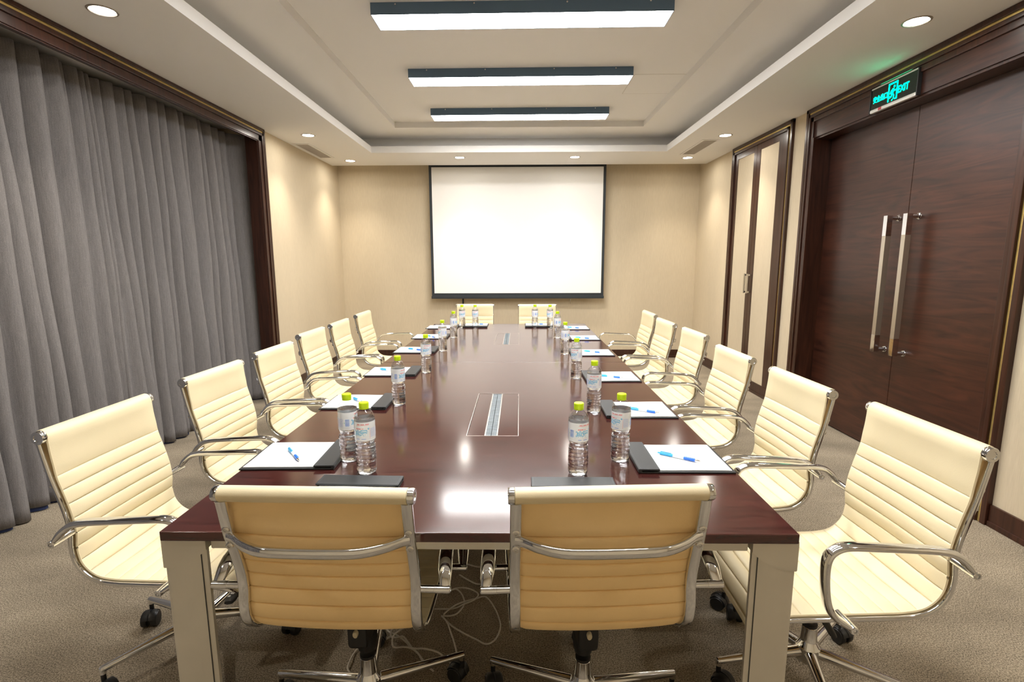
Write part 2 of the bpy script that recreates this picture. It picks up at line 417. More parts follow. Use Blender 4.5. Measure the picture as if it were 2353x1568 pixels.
# folds of uneven width
edges = [ys0]
while edges[-1] < ys1: edges.append(edges[-1] + rng.choice((.055, .075, .09, .11, .14)))
amps = [rng.uniform(.035, .062) for _ in edges]
def fold(y):
    for i in range(len(edges)-1):
        if edges[i] <= y <= edges[i+1] or i == len(edges)-2:
            t = (y-edges[i])/(edges[i+1]-edges[i]); return i, min(max(t, 0), 1)
for j in range(NZ+1):
    z = .018 + (2.60-.018)*j/NZ; h = j/NZ
    for i in range(NY+1):
        y = ys0 + (ys1-ys0)*i/NY
        k, t = fold(y)
        ae = edges[k+1]-edges[k]
        a = (.040 + .70*ae)*(.62 + .38*amps[k]/.062)*(1.0 - .25*h**2)
        w = sin(pi*t)**.62
        lean = .5 + .5*sin(k*2.7)
        x = -2.785 + a*w - .020*h + .012*sin(y*3.1+1)
        x += .010*sin(y*9+z*1.3) + .004*sin(y*47+2.3*z+k) + (.009*sin(1.6*z+k*1.7)) + .003*sin(7*z+5*y)
        yy = y + (.030*sin(k*2.1)*(1-h) + .005*sin(z*2.4+k))*w + .030*(lean-.3)*w
        zz = z + (.012*sin(k*2.3) if j == 0 else 0)
        if y > 5.0: e_ = (y-5.0)/.19; x = x*(1-e_**2) + (-2.60)*e_**2
        vs.append((min(x, -2.582), min(yy, 5.194), zz))
for j in range(NZ):
    for i in range(NY):
        a = j*(NY+1)+i; fs.append((a, a+1, a+NY+2, a+NY+1))
cu.add(vs, fs)
cur = empty('curtain', (-2.7, 3.0, 0), 0, 'grey floor-length pleated curtain hanging in the dark wooden opening', 'curtain')
o = shift(cu.build('cloth', M['curtain'], cur, ang=80), cur.location)
so = o.modifiers.new('thick', 'SOLIDIFY'); so.thickness = .003; so.offset = -1
# hem seam
hem = MB(); row = 2
zs = .115
path = []
for i in range(NY+1):
    v0 = Vector(vs[1*(NY+1)+i]); v1 = Vector(vs[2*(NY+1)+i]); t = (zs-v0.z)/(v1.z-v0.z); p = v0.lerp(v1, t); path.append((p.x+.001, p.y, p.z))
hem.tube(path, .0014, .0014, n=5)
shift(hem.build('hem', M['curtain'], cur), cur.location)
lin = MB(); lv = []; lf = []
for i in range(NY+1):
    v = vs[i]; lv += [(v[0]-.012, v[1], .004), (v[0]-.012, v[1], .30)]
for i in range(NY): lf.append((2*i, 2*i+2, 2*i+3, 2*i+1))
lin.add(lv, lf)
tag(shift(lin.build('lining', M['curtain_back'], cur), cur.location), 'dark blue blackout lining')

# ------------------------------------------------------------------ ceiling fittings
first = None
def lamp_tree():
    r = empty('panel_light')
    L, Wd, H = 1.80, .215, .068
    b = MB()
    b.box(-L/2, L/2, 0, .004, -H, 0, .0008); b.box(-L/2, L/2, Wd-.004, Wd, -H, 0, .0008)
    b.box(-L/2, -L/2+.004, .004, Wd-.004, -H, 0); b.box(L/2-.004, L/2, .004, Wd-.004, -H, 0); b.box(-L/2, L/2, .003, Wd-.003, -.004, 0)
    for x in (-.75, -.28, .27, .76): b.lathe([(.005, -.0015), (.005, .001)], 10, (x, -.0005, -.012), 'y', 1)
    b.build('housing', [M['navy'], M['chrome_b']], r)
    MB().box(-L/2+.0045, L/2-.0045, .0045, Wd-.0045, -H+.001, -H+.006).build('diffuser', M['panel'], r)
    return r
first = lamp_tree()
names = ['long white panel light nearest the projection screen', 'long white panel light, middle of the three in view', 'long white panel light, third from the projection screen',
         'added panel light out of view, fourth from the projection screen', 'added panel light out of view, last from the projection screen']  # fourth and last are unseen, added to light the near chairs
for i, (y, z) in enumerate(((5.50, Z3), (4.405, Z3), (3.325, Z3), (2.24, Z3), (1.15, Z3))):
    o = first if i == 0 else dup_tree(first)
    o.location = (.030, y, z); o.rotation_euler = (0, 0, -.0133)
    tag(o, names[i], 'ceiling light', 'panel lights on the raised ceiling')

def downlight():
    r = empty('downlight')
    b = MB(); b.lathe([(.054, .012), (.055, -.001), (.060, -.004), (.068, -.003), (.070, .0005)], 28, cap0=False, cap1=False)
    b.build('trim_ring', M['ring'], r)
    MB().lathe([(.0545, .0), (.0545, .004)], 20).build('lens', M['spot'], r)
    return r
dl = downlight()
DL = [((-2.10, 2.83), 'round downlight above the curtain, over the first curtain-side chairs'), ((-2.116, 5.485), 'round downlight beside the ceiling vent near the curtain frame'),
      ((-2.122, 6.85), 'round downlight in the ceiling corner on the curtain side'), ((-.707, 6.675), 'round downlight above the screen, toward the curtain side'),
      ((.721, 6.68), 'round downlight above the screen, toward the door side'), ((2.139, 6.76), 'round downlight in the ceiling corner on the cupboard side'),
      ((2.143, 5.585), 'round downlight beside the vent above the cupboard'), ((2.144, 3.02), 'round downlight in front of the double door and exit sign'),
      ((-2.10, .35), 'added downlight out of view above the curtain, entrance end'), ((2.14, .45), 'added downlight out of view above the wall past the double door')]  # this last pair is out of view, put in for light on the near chairs
for i, ((x, y), lb) in enumerate(DL):
    o = dl if i == 0 else dup_tree(dl)
    o.location = (x, y, ZC-.0006); tag(o, lb, 'downlight', 'recessed ceiling downlights')
    s = bpy.data.lights.new('downlight_beam', 'SPOT'); s.energy = 26; s.color = (1, .90, .76); s.spot_size = radians(100); s.spot_blend = 1.0; s.shadow_soft_size = .045
    so = bpy.data.objects.new('downlight_beam', s); C.objects.link(so); so.location = (x, y, ZC-.012)

def vent(x0, x1, y0, y1, lb):
    r = empty('ceiling_vent', ((x0+x1)/2, (y0+y1)/2, ZC), 0, lb, 'air vent', 'ceiling air vents')
    w, l = (x1-x0)/2, (y1-y0)/2; fr = .024
    b = MB(); z0, z1 = -.006, .0
    b.box(-w, -w+fr, -l, l, z0, z1, .001); b.box(w-fr, w, -l, l, z0, z1, .001); b.box(-w+fr, w-fr, -l, -l+fr, z0, z1, .001); b.box(-w+fr, w-fr, l-fr, l, z0, z1, .001)
    b.build('frame', M['paint'], r)
    MB().box(-w+fr, w-fr, -l+fr, l-fr, -.0012, -.0002).build('backing', M['vent_d'], r)
    g = MB(); n = 9
    for i in range(n):
        x = -w+fr + (2*w-2*fr)*(i+.5)/n; g.box(x-.0022, x+.0022, -l+fr, l-fr, -.006, -.0012)
    n = 44
    for i in range(n):
        y = -l+fr + (2*l-2*fr)*(i+.5)/n; g.box(-w+fr, w-fr, y-.0022, y+.0022, -.0055, -.0012)
    g.build('grille', M['vent'], r)
vent(-2.440, -2.255, 5.855, 6.645, 'rectangular air vent in the lowered ceiling on the curtain side')
vent(1.975, 2.165, 5.765, 6.545, 'rectangular air vent in the lowered ceiling on the cupboard side')

# access hatch in raised ceiling
h = empty('access_hatch', (1.20, 4.83, Z3), 0, 'square access hatch flush in the raised ceiling', 'hatch')
HW = .22
MB().box(-HW, HW, -.25, .25, -.0012, .0, .0004).build('lid', M['paint'], h)
b = MB()
for q in ((-HW-.004, -HW, -.254, .254), (HW, HW+.004, -.254, .254), (-HW, HW, -.254, -.25), (-HW, HW, .25, .254)): b.box(*q, -.0011, -.0002)
b.build('edge', M['vent'], h)

# ------------------------------------------------------------------ projection screen
sc = empty('projection_screen', (0, 7.285, 0), 0, 'white pull-down projection screen with black border on end wall', 'screen')
x0, x1, zb, zt = -1.196, 1.215, .893, 2.80
def flare(z):  # the cloth hangs a touch narrower lower down
    return .012*(z-zb)/(2.69-zb)
b = MB()
# outer black cloth (frame round the white field)
X0, X1, Zb, Zt = x0+.036, x1-.036, zb+.055, 2.655
def rect(mb, a0, a1, c0, c1, y0, y1): mb.box(a0, a1, y0, y1, c0, c1)
rect(b, x0, X0, zb, zt, -.0015, .0015); rect(b, X1, x1, zb, zt, -.0015, .0015); rect(b, X0, X1, Zt, zt, -.0015, .0015); rect(b, X0, X1, zb, Zb, -.0015, .0015)
tag(b.build('border', M['screen_b'], sc), 'black border')
MB().box(X0, X1, -.001, .001, Zb, Zt).build('cloth', M['screen'], sc)
MB().box(x0-.006, x1+.006, -.014, .014, zb-.022, zb+.016, .004).build('bottom_bar', M['screen_b'], sc)
b = MB(); b.cyl((-.770, 7.39, .79), (-.770, 7.39, .90), .011, n=10); b.cyl((-.770, 7.39, .79), (-.775, 7.395, .45), .006, n=8)
tag(b.build('wall_cable', M['black_cable']), 'black cable running down wall below projection screen, curtain side', 'cable')
b = MB(); b.lathe([(.003, 0), (.003, .05), (.006, .052), (.006, .075), (.004, .08)], 10, (.755, 7.30, .79)); b.cyl((.755, 7.30, .868), (.755, 7.288, .90), .0015, n=6)
tag(b.build('pull_cord', M['chrome_b']), 'short pull cord hanging under projection screen', 'pull cord')

# ------------------------------------------------------------------ text helper
def text_mesh(txt, size, offset=0.0, align='CENTER'):
    cu_ = bpy.data.curves.new('lettering', 'FONT'); cu_.body = txt; cu_.size = size; cu_.align_x = align; cu_.align_y = 'CENTER'
    cu_.offset = offset; cu_.resolution_u = 3
    ob = bpy.data.objects.new('lettering', cu_); C.objects.link(ob)
    dg = bpy.context.evaluated_depsgraph_get(); dg.update()
    me = bpy.data.meshes.new_from_object(ob.evaluated_get(dg))
    bm = bmesh.new(); bm.from_mesh(me)
    C.objects.unlink(ob); bpy.data.objects.remove(ob); bpy.data.curves.remove(cu_); bpy.data.meshes.remove(me)
    return bm
def shape_bm(polys):
    bm = bmesh.new()
    for p in polys: bm.faces.new([bm.verts.new((x, y, 0)) for x, y in p])
    return bm
def disc_poly(x, y, r, n=16): return [(x+r*cos(2*pi*k/n), y+r*sin(2*pi*k/n)) for k in range(n)]
def strip(p, q, w):
    (x0, y0), (x1, y1) = p, q; l = math.hypot(x1-x0, y1-y0); nx, ny = -(y1-y0)/l*w/2, (x1-x0)/l*w/2
    return [(x0+nx, y0+ny), (x0-nx, y0-ny), (x1-nx, y1-ny), (x1+nx, y1+ny)]

# ------------------------------------------------------------------ exit sign (on the lintel panel)
sg = empty('exit_sign', (XR-.012, 3.655, 2.498), 0, 'lit green exit sign on the wooden lintel above the double door', 'exit sign')
# local frame: sign plane is x = const, reading direction is -y
b = MB(); b.box(-.022, -.001, -.212, .212, -.066, .080, .002); b.build('glass_plate', M['sign_glass'], sg)
b = MB(); b.box(-.024, .0, -.214, .214, .072, .082, .002); b.box(-.026, 0, -.214, .214, -.084, -.058, .008); b.build('rail', M['sign_rail'], sg)
for ya_ in (-.222, .212): MB().box(-.027, 0, ya_, ya_+.010, -.084, .082, .003).build('end_cap', M['black_pl'], sg)
MB().box(-.0275, -.0255, .095, .125, -.080, -.062, .0005).build('sticker', M['red'], sg)
MB().box(-.018, -.006, -.14, .14, .0818, .08225).build('lamp_strip', M['sign_leak'], sg)
RY = Matrix(((0, 0, -1, -.0235), (-1, 0, 0, 0), (0, 1, 0, 0), (0, 0, 0, 1)))   # (u,v) -> (-x face, y=-u, z=v)
g = MB()
g.addbm(text_mesh('EXIT', .062, .0012, 'LEFT'), 0, RY @ Matrix.Translation((.044, .000, 0)) @ Matrix.Diagonal((.78, 1, 1, 1)))
g.build('exit_lettering', M['sign_grn'], sg)
g = MB()
g.addbm(text_mesh('安全出口', .042, .0006, 'RIGHT'), 0, RY @ Matrix.Translation((-.046, -.004, 0)) @ Matrix.Diagonal((.85, 1.1, 1, 1)))
g.build('chinese_lettering', M['sign_grn'], sg)
polys = [strip((-.038, -.052), (-.038, .058), .010), strip((-.043, .058), (.043, .058), .010), strip((.038, .058), (.038, -.045), .010),
         strip((-.036, -.024), (-.018, -.024), .008), strip((.020, -.045), (.043, -.045), .008)]
polys += [disc_poly(.012, .035, .008)]
polys += [strip((.004, .024), (-.004, -.008), .017), strip((.004, .022), (-.016, .012), .007), strip((-.016, .012), (-.022, -.006), .006),
          strip((.006, .020), (.020, .006), .007), strip((.020, .006), (.030, .012), .006), strip((-.004, -.006), (.012, -.020), .009), strip((.012, -.020), (.010, -.042), .008),
          strip((-.006, -.008), (-.012, -.026), .009), strip((-.012, -.026), (-.028, -.030), .007), strip((-.006, -.050), (.004, -.044), .007)]
g = MB(); g.addbm(shape_bm(polys), 0, RY); g.build('running_figure', M['sign_grn'], sg)

# ------------------------------------------------------------------ conference table
TX, TY0, TROT, TW, TL = (-.8926+.6915)/2, 1.1836, -.0054, 1.5841, 4.2139
ZT = .7441
tb = empty('conference_table', (TX, TY0, 0), TROT, 'long dark mahogany conference table on pale aluminium legs', 'table')
hw = TW/2; ysm = 2.153
def top_piece(ya, yb):
    b = MB()
    # square cable-box opening: built as a frame of solid pieces
    return b
holes = [(-.099, .102, .712, 1.345), (-.099, .102, 2.876, 3.518)]
for (ya, yb), (hx0, hx1, hy0, hy1) in zip(((0, ysm-.0012), (ysm+.0012, TL)), holes):
    b = MB(); z0, z1 = ZT-.026, ZT
    bm = bmesh.new()
    # outer ring with a rectangular hole, extruded
    out = [(-hw, ya), (hw, ya), (hw, yb), (-hw, yb)]; inn = [(hx0, hy0), (hx1, hy0), (hx1, hy1), (hx0, hy1)]
    vo = [[bm.verts.new((x, y, z)) for x, y in out] for z in (z0, z1)]; vi = [[bm.verts.new((x, y, z)) for x, y in inn] for z in (z0, z1)]
    for k in range(4):
        n = (k+1) % 4
        bm.faces.new((vo[1][k], vo[1][n], vi[1][n], vi[1][k])); bm.faces.new((vo[0][n], vo[0][k], vi[0][k], vi[0][n]))
        bm.faces.new((vo[0][k], vo[0][n], vo[1][n], vo[1][k])); bm.faces.new((vi[0][n], vi[0][k], vi[1][k], vi[1][n]))
    es = [e for e in bm.edges if all(v in vo[1] or v in vo[0] for v in e.verts)]
    bmesh.ops.bevel(bm, geom=es, offset=.003, segments=3, profile=.5, affect='EDGES')
    b.addbm(bm); b.bev = True; b.build('tabletop', M['table'], tb)
    # cable box set into the opening
    w = MB(); c = (hx0+hx1)/2-.005; z1 = ZT-.0006; e = .0035
    w.box(hx0+e, c-.026, hy0+e, hy1-e, ZT-.016, z1, .0008); w.box(c+.026, hx1-e, hy0+e, hy1-e, ZT-.016, z1, .0008)
    bx = w.build('cable_box', M['table'], tb)
    s = MB(); zz = ZT+.0004
    for q in ((hx0, hx0+.0022, hy0, hy1), (hx1-.0022, hx1, hy0, hy1), (hx0, hx1, hy0, hy0+.0022), (hx0, hx1, hy1-.0022, hy1)): s.box(*q, ZT-.012, zz)
    s.build('steel_rim', M['steel_line'], bx)
    s = MB()
    for q in ((c-.0262, c-.0205), (c+.0205, c+.0262)): s.box(*q, hy0+.004, hy1-.004, ZT-.012, ZT+.0012, .0008)
    s.build('brush_rail', M['chrome_b'], bx)
    s = MB(); s.box(c-.021, c-.001, hy0+.006, hy1-.006, ZT-.012, ZT-.001); s.box(c+.001, c+.021, hy0+.006, hy1-.006, ZT-.012, ZT-.001)
    s.build('cable_brush', M['brush'], bx)
    MB().box(hx0+.002, hx1-.002, hy0+.002, hy1-.002, ZT-.09, ZT-.03).build('tray', M['dark_gap'], bx)
# aluminium apron
b = MB()
az0, az1 = .688, .7176
b.box(-hw+.115, hw-.115, .018, .046, az0, az1, .004); b.box(-hw+.115, hw-.115, TL-.046, TL-.018, az0, az1, .004)
for sx in (-1, 1): b.box(sx*(hw-.046), sx*(hw-.018), .12, TL-.12, az0, az1, .004)
b.box(-hw+.05, hw-.05, ysm-.03, ysm+.03, az0, az1, .004)
b.build('apron', M['alu'], tb)
def leg_poly(w=.112, n=6):
    # faceted bowed outer faces, inner side rounded off (local: outer corner at 0,0)
    pts = []
    for k in range(n): t = k/(n-1); pts.append((.010+(w-.010)*t, -.0025*sin(pi*t)))
    pts += [(w, .010), (w*.62, w*.50), (w*.50, w*.62), (.010, w)]
    for k in range(n): t = 1-k/(n-1); pts.append((-.0025*sin(pi*t), .010+(w-.010)*t))
    pts.append((.002, .003))
    return pts
for sx in (-1, 1):
    for ye, sy in ((0.012, 1), (TL-.012, -1)):
        lx = sx*(hw+.004)
        poly = [(lx - sx*a, ye + sy*c_) for a, c_ in leg_poly()]
        L = MB().prism(poly, 0.006, .690, 'z', bev=0).build('leg', M['alu'], tb, ang=2.5)
        # dark joint groove near the inner edge on both visible faces
        g = MB(); a = .098
        g.box(lx-sx*a-.0012, lx-sx*a+.0012, ye+sy*-.0022, ye+sy*.0022, .006, .69)
        g.box(lx+sx*.0022, lx-sx*.0022, ye+sy*a-.0012, ye+sy*a+.0012, .006, .69)
        g.build('groove', M['alu_dark'], L)
        # cast corner bracket: arched skirt over the leg head
        k = MB(); pts = []
        n = 14
        for i in range(n+1):
            t = i/n; pts.append((.0+.112*t, .640 + .050*t**2.2))
        pts += [(.112, .7176), (0, .7176)]
        k.prism([(lx - sx*a_ , z_) for a_, z_ in pts], ye-sy*.0030, ye+sy*.004, 'y')
        k.prism([(ye + sy*a_, z_) for a_, z_ in pts], lx+sx*.0030, lx-sx*.004, 'x')
        k.box(lx-sx*.112, lx, ye, ye+sy*.112, .690, .7176)
        k.build('corner_bracket', M['alu'], L)
        MB().box(lx-sx*.10, lx-sx*.012, ye+sy*.012, ye+sy*.10, 0, .008).build('foot', M['black_pl'], L)
for sx in (-1, 1):
    x0_ = sx*(hw-.03); L = MB().box(x0_-sx*.10, x0_, ysm-.05, ysm+.05, .006, .69, .012).build('leg', M['alu'], tb)
    MB().box(x0_-sx*.09, x0_-sx*.01, ysm-.04, ysm+.04, 0, .008).build('foot', M['black_pl'], L)

# ------------------------------------------------------------------ office chair
PROF = [(-.2955, .866), (-.2835, .80), (-.270, .735), (-.252, .67), (-.238, .61), (-.233, .555), (-.238, .50), (-.226, .448), (-.188, .410), (-.13, .3965), (-.05, .3935), (.06, .392), (.16, .3905), (.218, .387), (.262, .373), (.288, .345), (.293, .318)]
SPROF = [(-.296, .8505), (-.306, .8530), (-.3145, .8620), (-.3160, .8740), (-.3085, .8845), (-.2970, .8870), (-.2860, .8815), (-.2800, .8690), (-.2790, .850), (-.2765, .815), (-.2715, .775)] + [(y+.0035, z) for y, z in PROF[2:9]] + PROF[9:]
pp = catmull([(0, y, z) for y, z in PROF], 14)
# resample evenly by arc length
def resample(P, step):
    L = [0]
    for a, c_ in zip(P, P[1:]): L.append(L[-1]+(c_-a).length)
    n = int(round(L[-1]/step)); out = []
    j = 0
    for i in range(n+1):
        s = L[-1]*i/n
        while j < len(L)-2 and L[j+1] < s: j += 1
        t = (s-L[j])/max(1e-9, L[j+1]-L[j]); out.append(P[j].lerp(P[j+1], t))
    return out, L[-1]
FR, FLEN = resample(pp, .0058)
PR, PLEN = resample(catmull([(0, y, z) for y, z in SPROF], 14), .0055)
def nrm(P, i):
    t = (P[min(i+1, len(P)-1)] - P[max(i-1, 0)]).normalized()
    return Vector((0, -t.z, t.y))
SEAM0 = min((PLEN*i/(len(PR)-1) for i, p in enumerate(PR) if p.z < .744 and i > 20))
RIB = .0475
SV = [SEAM0*i/34 for i in range(33)] + [SEAM0-.004, SEAM0-.0015]
q_ = SEAM0
while q_ < PLEN-.012:
    SV += [q_ + RIB*t for t in (0, .03, .09, .2, .35, .5, .65, .8, .91, .97) if q_ + RIB*t < PLEN-.004]
    q_ += RIB
SV.append(PLEN)
def at_len(P, s):
    d = 0
    for a, c_ in zip(P, P[1:]):
        l = (c_-a).length
        if d+l >= s: return a.lerp(c_, (s-d)/l)
        d += l
    return P[-1].copy()
PR = [at_len(PR, s) for s in SV]
def make_chair():
    r = empty('office_chair')
    up_parts = []
    # ---- ribbed sling: cream front, honey backing
    NX = 14; half = .2195
    b = MB(); n = len(PR); fr = []; bk = []
    for i, p in enumerate(PR):
        s = SV[i]; nn = nrm(PR, i)
        if s < SEAM0-1e-6: t = s/SEAM0; bulge = (.006*min(1, (1-t)*9)**.5 if t > .5 else .006)*min(1, max(0, (s-.075)/.03))
        else: t = ((s-SEAM0+1e-7)/RIB) % 1; bulge = .0085*max(0, 4*t*(1-t))**.36 - (.0012 if t < .01 else 0)
        for k in range(NX+1):
            u = -1+2*k/NX; x = half*u
            edge = 1-abs(u)**14
            sag = -.010*(1-u*u)*min(1, max(0, s-.09)/.1)
            fr.append(p + Vector((x, 0, 0)) + nn*(.0035 + bulge*edge + sag))
            bulge_b = (1.15 if s > .10 else 0)*bulge*edge
            bk.append(p + Vector((x, 0, 0)) + nn*(-.0035 - bulge_b + sag))
    nf = len(fr); W_ = NX+1
    fs = []; ms = []
    for i in range(n-1):
        for k in range(NX):
            a = i*W_+k
            fs.append((a, a+1, a+W_+1, a+W_)); ms.append(0)
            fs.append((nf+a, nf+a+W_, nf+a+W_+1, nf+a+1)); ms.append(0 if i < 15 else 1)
        for k in (0, NX):
            a = i*W_+k; fs.append((a, a+W_, nf+a+W_, nf+a)); ms.append(0)
    for i in (0, n-1):
        for k in range(NX): a = i*W_+k; fs.append((a, a+1, nf+a+1, nf+a)); ms.append(0)
    b.v = [tuple(v) for v in fr+bk]; b.f = fs; b.mi = ms
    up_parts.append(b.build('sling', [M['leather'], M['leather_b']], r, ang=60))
    sling = up_parts[0]
    for sx in (-1, 1):
        pb = MB(); pb.tube([p + Vector((sx*half, 0, 0)) for i, p in enumerate(PR)][14::2], .0040, .0040, n=6)
        pb.build('piping', M['leather'], sling)
    # ---- top roll and end caps
    top = Vector((0, -.2975, .8685))
    b = MB(); b.lathe([(.0145, -.2195), (.0150, -.216), (.0150, .216), (.0145, .2195)], 24, tuple(top), 'x')
    # flap where the cloth wraps back down over the roll
    t0 = [top + Vector((0, .0195*cos(a)-.000, .0195*sin(a))) for a in [radians(q) for q in range(200, 300, 12)]]
    roll = b.build('top_roll', M['leather'], r); up_parts.append(roll)
    for sx in (-1, 1):
        b = MB(); b.lathe([(.0195, sx*.2195), (.0212, sx*.2215), (.0212, sx*.2325), (.0192, sx*.2355), (.011, sx*.2355), (.010, sx*.2335), (.005, sx*.2335)], 24, tuple(top), 'x')
        up_parts.append(b.build('end_cap', M['chrome'], r))
    # ---- side frames
    base_f = FR[2:]
    for sx in (-1, 1):
        b = MB(); path = [p + Vector((sx*.2175, 0, 0)) - nrm(FR, i+2)*.0115 for i, p in enumerate(base_f)][::3]
        b.tube(path, .0078, .0135, n=14, up=(1, 0, 0), sq=3.4)
        up_parts.append(b.build('side_frame', M['chrome'], r, ang=50))
    # ---- arms
    AP = [(-.238, .560), (-.226, .577), (-.206, .598), (-.180, .615), (-.14, .6235), (-.06, .628), (.03, .632), (.092, .634), (.122, .629), (.143, .614), (.152, .59), (.153, .55), (.148, .50), (.138, .462), (.118, .434), (.092, .415), (.072, .403)]
    ap = catmull([(0, y, z) for y, z in AP], 5); na = len(ap)
    for sx in (-1, 1):
        b = MB(); sc_ = []
        for i in range(na):
            t = min(i, na-1-i)/na; k = min(1, .62+t*3.2); sc_.append((min(1, .55+t*5), k))
        xs = [.290 - .014*sin(pi*i/(na-1)) for i in range(na)]
        b.tube([p + Vector((sx*x, 0, 0)) for p, x in zip(ap, xs)], .0105, .0185, n=14, up=(1, 0, 0), scale=sc_)
        arm = b.build('armrest', M['chrome'], r, ang=60); up_parts.append(arm)
        for (y, z) in ((-.238, .560), (.072, .403)):
            m = MB(); m.lathe([(.0105, sx*.226), (.0105, sx*.262), (.0112, sx*.2625), (.0112, sx*.3005), (.0095, sx*.3025), (.006, sx*.3025), (.0055, sx*.2985)], 16, (0, y, z), 'x')
            m.build('arm_mount', M['chrome'], arm)
    # ---- bowed brace behind the back
    b = MB(); zc = .737
    br = catmull([(-.217, -.288, zc+.004), (-.200, -.296, zc+.003), (-.165, -.320, zc), (-.115, -.343, zc), (-.05, -.349, zc), (.05, -.349, zc), (.115, -.343, zc), (.165, -.320, zc), (.200, -.296, zc+.003), (.217, -.288, zc+.004)], 5)
    b.tube(br, .0085, .0145, n=12, up=(0, 0, 1), sq=2.6)
    bar = b.build('back_brace', M['chrome'], r, ang=60); up_parts.append(bar)
    for sx in (-1, 1):
        for z in (.764, .712):
            yb_ = -.281 + (.737-z)*.19
            m = MB(); m.lathe([(.0095, 0), (.0095, -.005), (.0075, -.0065), (.004, -.0065), (.0035, -.004)], 14, (sx*.2175, yb_-.007, z), 'y')
            m.build('bolt', M['chrome_b'], bar)
    # ---- seat cross bars, tilt mechanism, levers
    for y in (.09, -.11):
        b = MB(); b.tube([(-.212, y, .374), (.212, y, .374)], .010, .008, n=10)
        up_parts.append(b.build('cross_bar', M['chrome'], r))
    b = MB(); b.box(-.055, .055, -.13, .115, .345, .380, .008)
    b.lathe([(.026, .235), (.031, .250), (.033, .275), (.033, .335), (.030, .350)], 20, (0, 0, 0))
    b.box(-.030, .030, -.085, .0, .275, .352, .012)
    up_parts.append(b.build('tilt_mechanism', M['black_pl'], r)); mech = up_parts[-1]
    m = MB(); m.lathe([(.0075, 0), (.0075, -.012), (.006, -.014)], 12, (0, -.082, .315), 'y'); tag(m.build('button', M['beige_pl'], mech), 'small beige button')
    m = MB(); m.cyl((0, .115, .345), (0, .150, .325), .006, n=8); m.lathe([(.020, 0), (.021, .004), (.021, .022), (.019, .025)], 20, (0, .150, .322), 'y'); tag(m.build('tension_knob', M['chrome_b'], mech), 'round steel tension knob')
    b = MB(); lp = catmull([(.03, .10, .345), (.06, .20, .335), (.10, .235, .332), (.165, .250, .345), (.205, .258, .352)], 5)
    b.tube(lp, .0052, .0052, n=8); b.tube([(.195, .256, .350), (.205, .258, .352), (.255, .266, .357), (.272, .269, .358)], .0165, .0075, n=12, scale=[.5, .9, 1, .75], sq=3)
    lv_ = b.build('tilt_lever', M['black_pl'], r); up_parts.append(lv_)
    m = MB()
    for k in range(3): m.box(.213+.016*k, .221+.016*k, .255, .263+.003*(k % 2), .3610+.0012*k, .3622+.0012*k)
    m.build('lever_mark', M['white_mark'], lv_)
    b = MB(); b.tube([(-.02, .04, .350), (-.07, .045, .335), (-.085, .045, .325)], .006, .006, n=8); b.tube([(-.08, .045, .328), (-.095, .04, .312), (-.135, .015, .262), (-.142, .010, .254)], .012, .009, n=10, scale=[.6, 1, .95, .6])
    up_parts.append(b.build('height_lever', M['black_pl'], r))
    b = MB(); b.lathe([(.0125, .170), (.0125, .255)], 16); up_parts.append(b.build('gas_piston', M['chrome_b'], r)); pist = up_parts[-1]
    # ---- base: column, hub, five legs with casters
    b = MB(); b.lathe([(.030, .085), (.036, .088), (.0375, .095), (.0375, .135), (.034, .140), (.0265, .156), (.0255, .158), (.0235, .207), (.0215, .209)], 28)
    col = b.build('column', M['chrome'], r, ang=30)
    MB().lathe([(.0200, .2075), (.0232, .2085), (.0232, .217), (.0150, .219)], 20).build('collar', M['black_pl'], col)
    lg = MB(); n = 9; path = []; scl = []
    for i in range(n):
        t = i/(n-1); path.append((.030 + .280*t, 0, .118 - .020*t)); scl.append(1.0-.45*t)
    lg.tube(path, .0195, .0185, n=14, scale=scl)
    lg.lathe([(.0100, -.012), (.0105, .008), (.009, .0105)], 14, (.305, 0, .094))
    leg0 = lg.build('leg', M['chrome'], r, ang=50)
    cs = MB()
    for sx in (-1, 1): cs.lathe([(.020, sx*.006), (.0265, sx*.008), (.0280, sx*.012), (.0280, sx*.024), (.0255, sx*.0275), (.012, sx*.0285)], 20, (.018, 0, .028), 'y')
    hood = []
    for k in range(9): a = radians(20+k*20); hood.append((.018+.031*cos(a), 0, .028+.031*sin(a)))
    cs.tube(hood, .0055, .003, n=8, up=(0, 1, 0), sq=3)
    cs.tube([(h_[0], 0, h_[2]) for h_ in hood], .003, .024, n=8, up=(0, 1, 0), sq=4)
    cs.cyl((0, 0, .045), (0, 0, .085), .008, n=10)
    cst0 = cs.build('caster', M['black_pl'], leg0); cst0.location = (.305, 0, 0); cst0.rotation_euler = (0, 0, 2.2)
    for k in range(1, 5):
        l = leg0.copy(); C.objects.link(l); l.parent = r; l.rotation_euler = (0, 0, 2*pi*k/5)
        c_ = cst0.copy(); C.objects.link(c_); c_.parent = l; c_.rotation_euler = (0, 0, 1.3*k+.4)
    return r
BASE_NAMES = ('leg', 'column')
